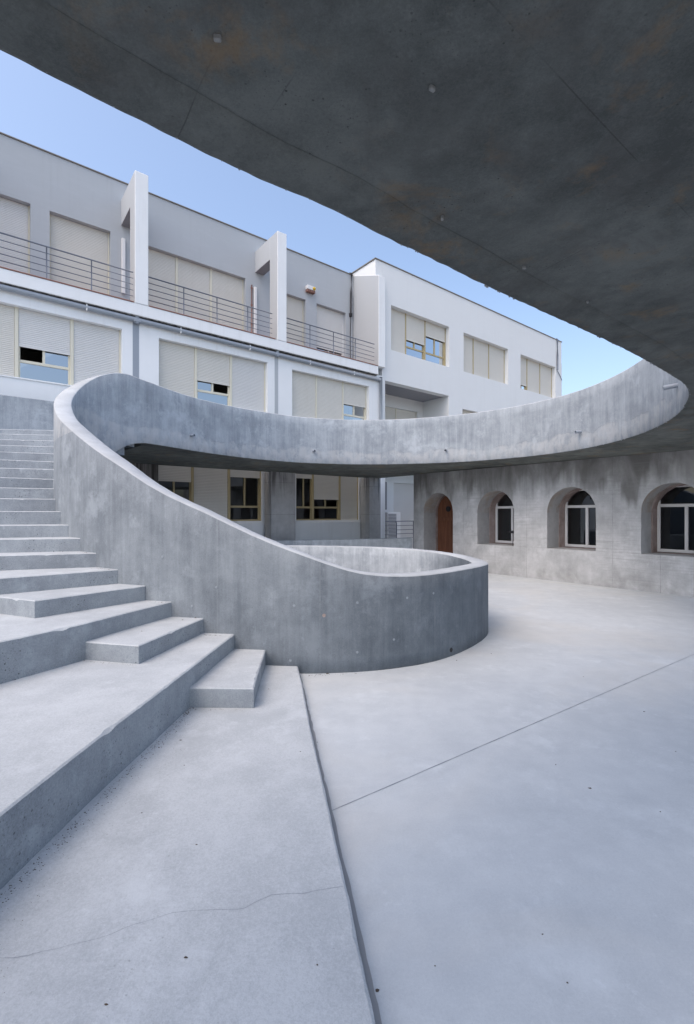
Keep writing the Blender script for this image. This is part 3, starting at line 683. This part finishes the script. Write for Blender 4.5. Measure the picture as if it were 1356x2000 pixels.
# bright wing
WW = [(11.95, 15.25, 6.03, 7.69), (16.18, 19.48, 6.03, 7.69), (20.52, 23.8, 6.03, 7.68), (16.1, 19.4, 2.9, 4.44), (20.5, 23.8, 2.9, 4.44)]
bm = bmesh.new()
recess = [(11.65, G0+.01), (15.21, G0+.01), (15.21, 4.85), (11.65, 4.85)]
wall(bm, 11.51, 24.43, G0, 9.13, 12.57, WW+[recess], bw, .3)
box(bm, 11.19, 11.508, 12.572, 12.86, 5.24, 9.127)
box(bm, 11.19, 11.49, 12.862, 24, 8.2, 9.127); box(bm, 24.13, 24.43, 12.872, 24, G0, 9.127)
obj('wing_wall', bm, M_WHITE2, wb)
bm = bmesh.new(); bevbox(bm, 11.15, 24.47, 12.54, 12.9, 9.132, 9.168, .004); bevbox(bm, 11.15, 11.52, 12.91, 24, 9.132, 9.166, .004); obj('coping', bm, M_COP, wb)
bm = bmesh.new(); box(bm, 24.432, 25.2, 12.95, 24, G0, 8.2); obj('side_wing', bm, M_WHITE2, wb)
# recess under the wing
WR = [(12.4, 14.88, 2.2, 4.375), (13.45, 15.1, -1.0, 1.27)]
bm = bmesh.new(); wall(bm, 11.3, 15.21, G0, 4.85, 14.0, WR, bw, .2)
box(bm, 15.212, 15.40, 12.872, 14.2, G0, 4.85)
obj('recess_wall', bm, M_WHITE2, wb)
bm = bmesh.new(); box(bm, 11.52, 15.208, 12.58, 14.2, 4.852, 5.0); obj('recess_ceiling', bm, M_GREYD, wb)
bm = bmesh.new(); box(bm, 11.52, 15.208, 12.70, 13.998, 1.95, 2.1); obj('recess_floor', bm, M_WHITE, wb)
# shell: floors, roof, back, ends
bm = bmesh.new()
box(bm, -20, 11.17, 14.16, 24, 8.6, 8.75); box(bm, 11.52, 24.1, 12.88, 24, 8.6, 8.76); box(bm, -20, 24.43, 24.002, 24.2, G0, 9.1)
box(bm, -20.2, -20.002, 12.55, 24.0, G0, 9.02); box(bm, -19.9, 11.5, 12.86, 23.9, 1.75, 2.0); box(bm, -19.9, 11.5, 14.16, 23.9, 4.9, 5.2); box(bm, 15.45, 24.1, 12.9, 23.9, 1.75, 2.0); box(bm, 11.6, 24.1, 14.25, 23.9, 5.0, 5.3)
box(bm, -19.9, 24.1, 17.0, 17.15, G0, 8.55)
obj('inner_shell', bm, M_ROOM, wb)

def shutter(parent, p0, p1, z0, z1, d, mat, pitch=.042):
    bm = bmesh.new(); n = max(2, int(round((z1-z0)/pitch))); h = (z1-z0)/n; prev = None
    rows = []
    for k in range(n):
        za = z1-k*h
        for f, o in ((0, .004), (.12, -.004), (.5, -.007), (.88, -.004), (.93, .005)):
            rows.append((za-f*h, d+o))
    rows.append((z0, d+.004))
    for z, dd in rows:
        cur = (bm.verts.new(bw(p0, dd, z)), bm.verts.new(bw(p1, dd, z)))
        if prev: bm.faces.new((prev[0], prev[1], cur[1], cur[0]))
        prev = cur
    box(bm, p0, p1, d-.012, d+.012, z0-.035, z0)          # bottom rail
    return obj('shutter', bm, mat, parent)
def window(p0, p1, z0, z1, d, divs, bottoms, mat=None, smat=None, opened=None, wide=.07, sill=True, gl=None):
    mat = mat or M_FRAME; smat = smat or M_SHUT; gl = gl or M_GLASS
    e = [p0]+list(divs)+[p1]; bm = bmesh.new(); e_w = .035
    bevbox(bm, p0+.002, p0+e_w, d-.02, d+.09, z0, z1, .003); bevbox(bm, p1-e_w, p1-.002, d-.02, d+.09, z0, z1, .003)
    for x in divs: bevbox(bm, x-wide/2, x+wide/2, d-.025, d+.09, z0, z1, .003)
    bevbox(bm, p0+e_w, p1-e_w, d+.012, d+.09, z1-.05, z1-.002, .003); bevbox(bm, p0+e_w, p1-e_w, d+.012, d+.09, z0+.002, z0+.045, .003)
    pan = []
    for k, (a, b) in enumerate(zip(e, e[1:])):
        a += (e_w if k == 0 else wide/2); b -= (e_w if k == len(e)-2 else wide/2); zs = bottoms[k]
        if zs is None: continue
        if zs > z0+.08:
            tr = z0+.42 if zs > z0+.5 else None
            if tr: bevbox(bm, a, b, d+.03, d+.085, tr-.03, tr+.03, .003)
            c = a+(b-a)*(.5 if k != 1 else .48)
            bevbox(bm, c-.025, c+.025, d+.028, d+.08, tr or z0+.04, z1-.05, .003)
            bevbox(bm, a, a+.035, d+.035, d+.08, z0+.04, z1-.05, .003); bevbox(bm, b-.035, b, d+.035, d+.08, z0+.04, z1-.05, .003)
            op = (opened or {}).get(k)
            if op != 'L': pan.append((a+.03, c-.02, tr or z0+.04, z1-.04))
            if op != 'R': pan.append((c+.02, b-.03, tr or z0+.04, z1-.04))
            if tr: pan.append((a+.03, b-.03, z0+.04, tr-.02))
    w = obj('window', bm, mat, wb)
    for a, b, za, zb in pan:
        b2 = bmesh.new(); quad(b2, [bw(a, d+.06, za), bw(b, d+.06, za), bw(b, d+.06, zb), bw(a, d+.06, zb)]); obj('pane', b2, gl, w)
    for k, (a, b) in enumerate(zip(e, e[1:])):
        a += (e_w if k == 0 else wide/2); b -= (e_w if k == len(e)-2 else wide/2)
        if bottoms[k] is not None: shutter(w, a+.004, b-.004, max(bottoms[k], z0)+.035, z1-.004, d+.0, smat if not isinstance(smat, list) else smat[k])
    if sill:
        b3 = bmesh.new(); bevbox(b3, p0-.03, p1+.03, d-.17, d+.03, z0-.03, z0-.001, .004); obj('sill', b3, M_WHITE if sill is True else sill, w)
    return w
# first floor
window(-4.5, -1.35, 2.99, 4.57, 12.70, (-3.45, -2.4), (2.99, 2.99, 3.6))
window(-4.4, -1.35, 5.27, 7.6, 14.0, (-3.4, -2.4), (5.27, 5.27, 5.27), sill=False)
window(-.41, 2.79, 2.99, 4.57, 12.70, (.66, 1.73), (2.99, 3.72, 2.99), opened={1: 'L'}, smat=[M_SHUT, M_SHUTW, M_SHUTW])
window(3.67, 6.83, 2.99, 4.55, 12.70, (4.69, 5.72), (2.99, 3.67, 2.99), opened={1: 'R'}, smat=[M_SHUT, M_SHUT, M_SHUTW])
window(7.69, 10.86, 2.99, 4.50, 12.70, (8.70, 9.80), (2.99, 2.99, 3.76), opened={2: 'R'}, wide=.05)
# ground floor (under the walkway): older, yellower frames
window(-.45, 2.66, -.22, 1.6, 12.62, (.6, 1.62), (-.22, -.22, .5), M_FRAMEY, sill=False, gl=M_GLASSD)
window(3.6, 6.64, -.22, 1.6, 12.62, (4.57, 5.62), (.85, -.22, 1.05), M_FRAMEY, sill=False, opened={2: 'R'}, gl=M_GLASSD)
window(7.84, 10.40, -.22, 1.6, 12.62, (8.51, 9.60), (1.12, .46, -.22), M_FRAMEY, sill=False, opened={1: 'R'}, gl=M_GLASSD)
# balcony doors
window(-.45, 1.0, 5.27, 7.61, 14.0, (), (5.27,), M_FRAME, M_SHUTW, sill=False)
window(1.4, 2.79, 5.27, 7.60, 14.0, (), (5.27,), sill=False)
window(3.60, 6.74, 5.27, 7.56, 14.0, (4.6, 5.65), (5.27, 5.27, 5.27), sill=False)
window(7.7, 9.04, 5.27, 7.52, 14.0, (), (5.27,), sill=False)
window(9.51, 10.83, 5.27, 7.53, 14.0, (), (6.02,), M_FRAMEW, M_SHUTW, sill=False, wide=.06)
# wing
window(11.95, 15.25, 6.03, 7.69, 12.78, (12.91, 14.0), (6.03, 6.70, 7.10), M_FRAMEY, M_SHUT, wide=.05)
window(16.18, 19.48, 6.03, 7.69, 12.78, (17.1, 18.24), (6.03, 6.03, 6.13), M_FRAMEY, M_SHUT, wide=.05)
window(20.52, 23.8, 6.03, 7.68, 12.78, (21.41, 22.61), (6.31, 6.03, 6.03), M_FRAMEY, M_SHUT, wide=.05)
window(16.1, 19.4, 2.9, 4.44, 12.75, (17.2, 18.3), (2.9, 2.9, 2.9), M_FRAME, M_SHUT, wide=.05)
window(20.5, 23.8, 2.9, 4.44, 12.75, (21.6, 22.7), (2.9, 2.9, 2.9), M_FRAME, M_SHUT, wide=.05)
window(12.4, 14.88, 2.2, 4.375, 14.08, (13.65,), (2.2, 2.2), M_FRAME, M_SHUT, sill=False, wide=.05)
window(13.45, 15.1, -1.0, 1.27, 14.08, (), (-1.0,), M_FRAMEW, M_SHUTW, sill=False)
# railings of the balconies
def railing(p0, p1, posts):
    bm = bmesh.new()
    for k, z in enumerate((6.0, 5.85, 5.70, 5.555, 5.41)):
        tube(bm, [bw(p0, 12.45, z), bw(p1, 12.45, z)], .017 if k == 0 else .010, 8)
    r = obj('balcony_railing', bm, M_RAIL, wb)
    for x in posts:
        b2 = bmesh.new(); tube(b2, [bw(x, 12.45, 5.25), bw(x, 12.45, 6.0)], .014, 8); bevbox(b2, x-.03, x+.03, 12.42, 12.48, 5.262, 5.272, .002)
        obj('post', b2, M_RAIL, r)
railing(-4.73, -1.06, (-3.8, -2.9, -2.0)); railing(-.66, 3.02, (-.6, .3, 1.2, 2.1)); railing(3.37, 6.93, (4.28, 5.2, 6.13)); railing(7.40, 11.02, (8.29, 9.22, 10.15))
# horizontal waste pipe under the balconies with collars, and the downpipe at the corner
bm = bmesh.new()
pts = [bw(p, 12.475, 4.865-.006*p) for p in (-20, 0, 4, 8, 11.33)] + [bw(11.36, 12.475, 4.70), bw(11.36, 12.475, 1.9)]
tube(bm, pts[:5], .060, 10); tube(bm, [bw(11.36, 12.475, 4.90), pts[6]], .052, 10)
pp = obj('waste_pipe', bm, M_PIPE, wb)
for x in (2.0, 4.2, 6.2, 8.3, 10.1):
    bm = bmesh.new(); bevbox(bm, x-.012, x+.012, 12.42, 12.53, 4.79-.006*x, 4.935-.006*x, .004); obj('pipe_clip', bm, M_PVC, pp)
for x in (3.12, 7.12):
    bm = bmesh.new(); tube(bm, [bw(x, 12.475, 4.935), bw(x, 12.475, 4.76)], .06, 10); bevbox(bm, x-.08, x+.08, 12.41, 12.54, 4.78, 4.86, .015); obj('pipe_junction', bm, M_PIPE, pp)
for x, w in ((3.11, .075), (7.13, .06)):
    bm = bmesh.new(); box(bm, x-w, x+w, 12.545, 12.5495, 1.9, 4.80); obj('cement_strip', bm, M_PIPE if x < 5 else M_GREY, wb)
# white trunking, black cables
bm = bmesh.new(); bevbox(bm, 3.06, 3.15, 13.78, 13.848, 6.0, 7.5, .008); obj('cable_duct', bm, M_PVC, wb)
bm = bmesh.new(); bevbox(bm, 7.02, 7.12, 13.78, 13.848, 5.8, 7.36, .012); dct = obj('cable_duct', bm, M_PVC, wb)
bm = bmesh.new(); tube(bm, [bw(6.95, 13.82, 7.4), bw(6.95, 13.82, 5.6)], .018, 8); 
for z in (7.3, 6.75, 6.15): bevbox(bm, 6.92, 6.98, 13.8, 13.848, z-.02, z+.02, .004)
obj('drain_pipe', bm, M_TILE, wb)
bm = bmesh.new(); tube(bm, [bw(11.06, 13.9, 9.11), bw(11.06, 13.79, 9.06), bw(11.04, 13.79, 8.3), bw(11.03, 13.79, 7.5)], .030, 8); tube(bm, [bw(11.03, 13.79, 7.5), bw(11.0, 13.79, 6.6), bw(11.01, 13.79, 5.3)], .013, 6)
bevbox(bm, 10.98, 11.08, 13.76, 13.84, 7.42, 7.56, .01); obj('black_cable', bm, M_BLACK, wb)
bm = bmesh.new(); tube(bm, [bw(23.94, 12.6, 9.20), bw(23.94, 12.53, 9.16), bw(23.95, 12.53, 8.3), bw(23.94, 12.53, 7.55)], .045, 8); tube(bm, [bw(23.94, 12.53, 7.5), bw(24.2, 12.53, 7.3), bw(24.45, 12.55, 7.1)], .018, 6)
obj('black_cable', bm, M_RAIL, wb)
bm = bmesh.new(); bevbox(bm, 12.84, 13.02, 13.93, 13.998, .16, 1.28, .006)
for k in range(12): box(bm, 12.86, 13.0, 13.915, 13.932, .24+k*.07, .275+k*.07)
obj('louvre', bm, [M_GREYD], wb)

# things fixed to or standing by the building
sir = empty('alarm_siren', tuple(bw(9.2, 13.8, EYE+7.8)), ANG)
tag(sir, 'small white and yellow alarm siren box high on the grey balcony wall', 'alarm')
bm = bmesh.new(); bevbox(bm, 9.02, 9.38, 13.70, 13.846, 7.86, 8.0, .01); obj('housing', bm, M_PVC, sir)
bm = bmesh.new(); bmesh.ops.create_icosphere(bm, subdivisions=2, radius=.062, matrix=Matrix.Translation(bw(9.30, 13.70, 7.925))); obj('lens', bm, M_YEL, sir, True)
bm = bmesh.new()
for k in range(5): bevbox(bm, 9.03+k*.07, 9.08+k*.07, 13.71, 13.845, 7.78, 7.857, .006)
obj('horn_grille', bm, M_TILE, sir)
ac = empty('air_conditioner', tuple(bw(12.8, 13.45, 0)), ANG)
tag(ac, 'tall grey and white outdoor air conditioning unit behind the grey railing in the passage', 'air conditioner')
bm = bmesh.new(); bevbox(bm, 12.46, 13.18, 13.3, 13.65, -1.5, .05, .02); obj('casing', bm, M_PVC, ac)
bm = bmesh.new()
for k in range(26): box(bm, 12.50, 12.92, 13.285, 13.299, -1.42+k*.055, -1.395+k*.055)
obj('fan_grille', bm, M_GREYD, ac)
bm = bmesh.new(); bevbox(bm, 12.46, 13.18, 13.32, 13.63, -1.6, -1.505, .01); obj('plinth', bm, M_COP, ac)
rl = empty('metal_railing', tuple(bw(12.3, 12.6, 0)), ANG)
tag(rl, 'grey metal railing of thin horizontal bars closing the passage before the air conditioner', 'railing')
bm = bmesh.new()
for k, z in enumerate((-.29, -.45, -.61, -.76, -.92)): tube(bm, [bw(11.53, 12.6, z), bw(13.3, 12.6, z)], .016 if k == 0 else .010, 8)
obj('bars', bm, M_RAIL, rl)
for x, b in ((11.56, 0), (12.24, 1), (13.16, 0)):
    bm = bmesh.new(); tube(bm, ([bw(x-.06, 12.58, -.285), bw(x, 12.58, -.34)] if b else [bw(x, 12.6, -.28)]) + [bw(x, 12.58 if b else 12.6, -1.6)], .016, 8); obj('post', bm, M_RAIL, rl)

# ---------------------------------------------------------------- litter
def chip(bm, x, y, z, s):
    s *= .5
    a = random.random()*6.28; n = random.randint(4, 6)
    pts = [Vector((x+s*random.uniform(.5, 1.2)*math.cos(a+6.28*k/n)*1.5, y+s*random.uniform(.4, 1)*math.sin(a+6.28*k/n), z+random.uniform(.001, s*.5))) for k in range(n)]
    top = [bm.verts.new(p) for p in pts]; c = bm.verts.new((x, y, z+s*random.uniform(.4, .8)))
    bot = [bm.verts.new((p.x, p.y, z)) for p in pts]
    for k in range(n): bm.faces.new((top[k], top[(k+1) % n], c)); bm.faces.new((bot[k], bot[(k+1) % n], top[(k+1) % n], top[k]))
bm = bmesh.new()
def along(a, b, z, n, sp, s=.004):
    for _ in range(n):
        t = random.random(); o = abs(random.gauss(0, sp))
        dx, dy = b[0]-a[0], b[1]-a[1]; L = math.hypot(dx, dy)
        chip(bm, a[0]+dx*t+dy/L*o, a[1]+dy*t-dx/L*o, z, s*random.uniform(.3, 1.3))
along((-1.40, 1.7), (-1.24, 3.6), -1.525, 420, .035, .005); along((-1.40, 1.2), (-1.24, 3.6), -1.525, 300, .14, .0025); along((-1.25, 3.55), (-1.23, 3.72), -1.525, 60, .03, .006)
along((-1.2, 3.665), (-.74, 3.65), -1.525, 25, .02, .004); along((-2.22, 3.88), (-2.5, 3.3), -1.22, 40, .02, .005); along((-2.2, 3.9), (-1.7, 3.77), -1.22, 25, .015, .005)
along((-.45, 4.64), (.1, 4.70), -1.6, 60, .02, .006); along((.1, 4.7), (1.0, 5.08), -1.6, 40, .02, .004)
for z, a, b in ((-1.22, (-1.45, 4.73), (-1.2, 4.68)), (-.915, (-2.1, 4.88), (-1.85, 4.83)), (-.605, (-2.8, 5.22), (-2.55, 5.06)), (-.445, (-3.1, 5.46), (-2.86, 5.26))): along(a, b, z, 22, .02, .007)
obj('grit', bm, M_GRIT); tag(bpy.data.objects['grit'], kind='stuff')
def on(u, v, z): k = -z*915/(v-1003); return ((u-678)/915*k, k)
lv = [(1258, 1390, .012, 0), (1153, 1540, .015, 0), (1290, 1586, .009, 0), (1086, 1494, .008, 0), (960, 1277, .012, 0), (1140, 1322, .010, 0), (1320, 1468, .007, 0), (737, 1935, .013, 0), (1060, 1825, .006, 0), (640, 1316, .022, 0), (850, 1887, .005, 0), (1108, 1920, .006, 0), (620, 1450, .008, 0), (798, 1300, .010, 0), (892, 1290, .013, 0)]
for i, (u, v, s, _) in enumerate(lv):
    x, y = on(u, v, -1.6); bm = bmesh.new(); chip(bm, x, y, -1.599, s); 
    o = obj('leaf_scrap', bm, M_LEAF); tag(o, 'tiny dark scrap of dry leaf lying on the pale courtyard floor', 'leaf', 'leaf scraps on the courtyard floor')
for u, v, s in ((363, 1871, .010), (207, 1963, .009), (620, 1885, .006), (384, 1650, .007), (353, 1446, .012), (277, 1588, .007), (587, 1468, .008), (525, 1346, .010), (208, 1553, .005), (360, 1495, .008)):
    x, y = on(u, v, -1.525); bm = bmesh.new(); chip(bm, x, y, -1.524, s)
    o = obj('leaf_scrap', bm, M_LEAF); tag(o, 'tiny dark scrap of dry leaf lying on the lowest wide step', 'leaf', 'leaf scraps on the lowest step')
for u, v, s in ((382, 1207, .018), (357, 1211, .014), (277, 1233, .010)):
    x, y = on(u, v, -1.07); bm = bmesh.new(); chip(bm, x, y, -1.069, s)
    o = obj('leaf_scrap', bm, M_LEAF); tag(o, 'small curled dry leaf on the middle small step by the curved wall', 'leaf', 'dry leaves on the middle small step')

# ---------------------------------------------------------------- light, sky, camera
SUN_AZ, SUN_EL = math.radians(-137), math.radians(58)      # veiled sun high to the left: only very soft light reaches the court
sd = Vector((math.sin(SUN_AZ)*math.cos(SUN_EL), math.cos(SUN_AZ)*math.cos(SUN_EL), math.sin(SUN_EL)))
L = bpy.data.lights.new('sun', 'SUN'); L.energy = .2; L.angle = math.radians(150); L.color = (1, .985, .965)
so_ = bpy.data.objects.new('sun', L); C.objects.link(so_); so_.rotation_euler = (-sd).to_track_quat('-Z', 'Y').to_euler()
w = bpy.data.worlds.new('World'); bpy.context.scene.world = w; w.use_nodes = True
nt = w.node_tree; bg = nt.nodes['Background']; sky = nt.nodes.new('ShaderNodeTexSky'); sky.sky_type = 'NISHITA'; sky.sun_disc = False
sky.sun_elevation = SUN_EL; sky.sun_rotation = SUN_AZ; sky.air_density = 1.0; sky.dust_density = 3.6; sky.ozone_density = .45
nt.links.new(sky.outputs[0], bg.inputs[0]); bg.inputs[1].default_value = .14
cam = bpy.data.cameras.new('camera'); co = bpy.data.objects.new('camera', cam); C.objects.link(co)
co.location = (0, 0, EYE); co.rotation_euler = (math.pi/2, 0, 0); cam.sensor_width = 36; cam.lens = 36*915/2000; cam.shift_y = .0015; cam.clip_end = 2000; cam.clip_start = .05
sc = bpy.context.scene; sc.camera = co
sc.view_settings.view_transform = 'Standard'; sc.view_settings.look = 'None'; sc.view_settings.exposure = 1.15; sc.view_settings.gamma = 1
sc.cycles.max_bounces = 10; sc.cycles.diffuse_bounces = 6; sc.cycles.transparent_max_bounces = 12
sc.cycles.use_denoising = True
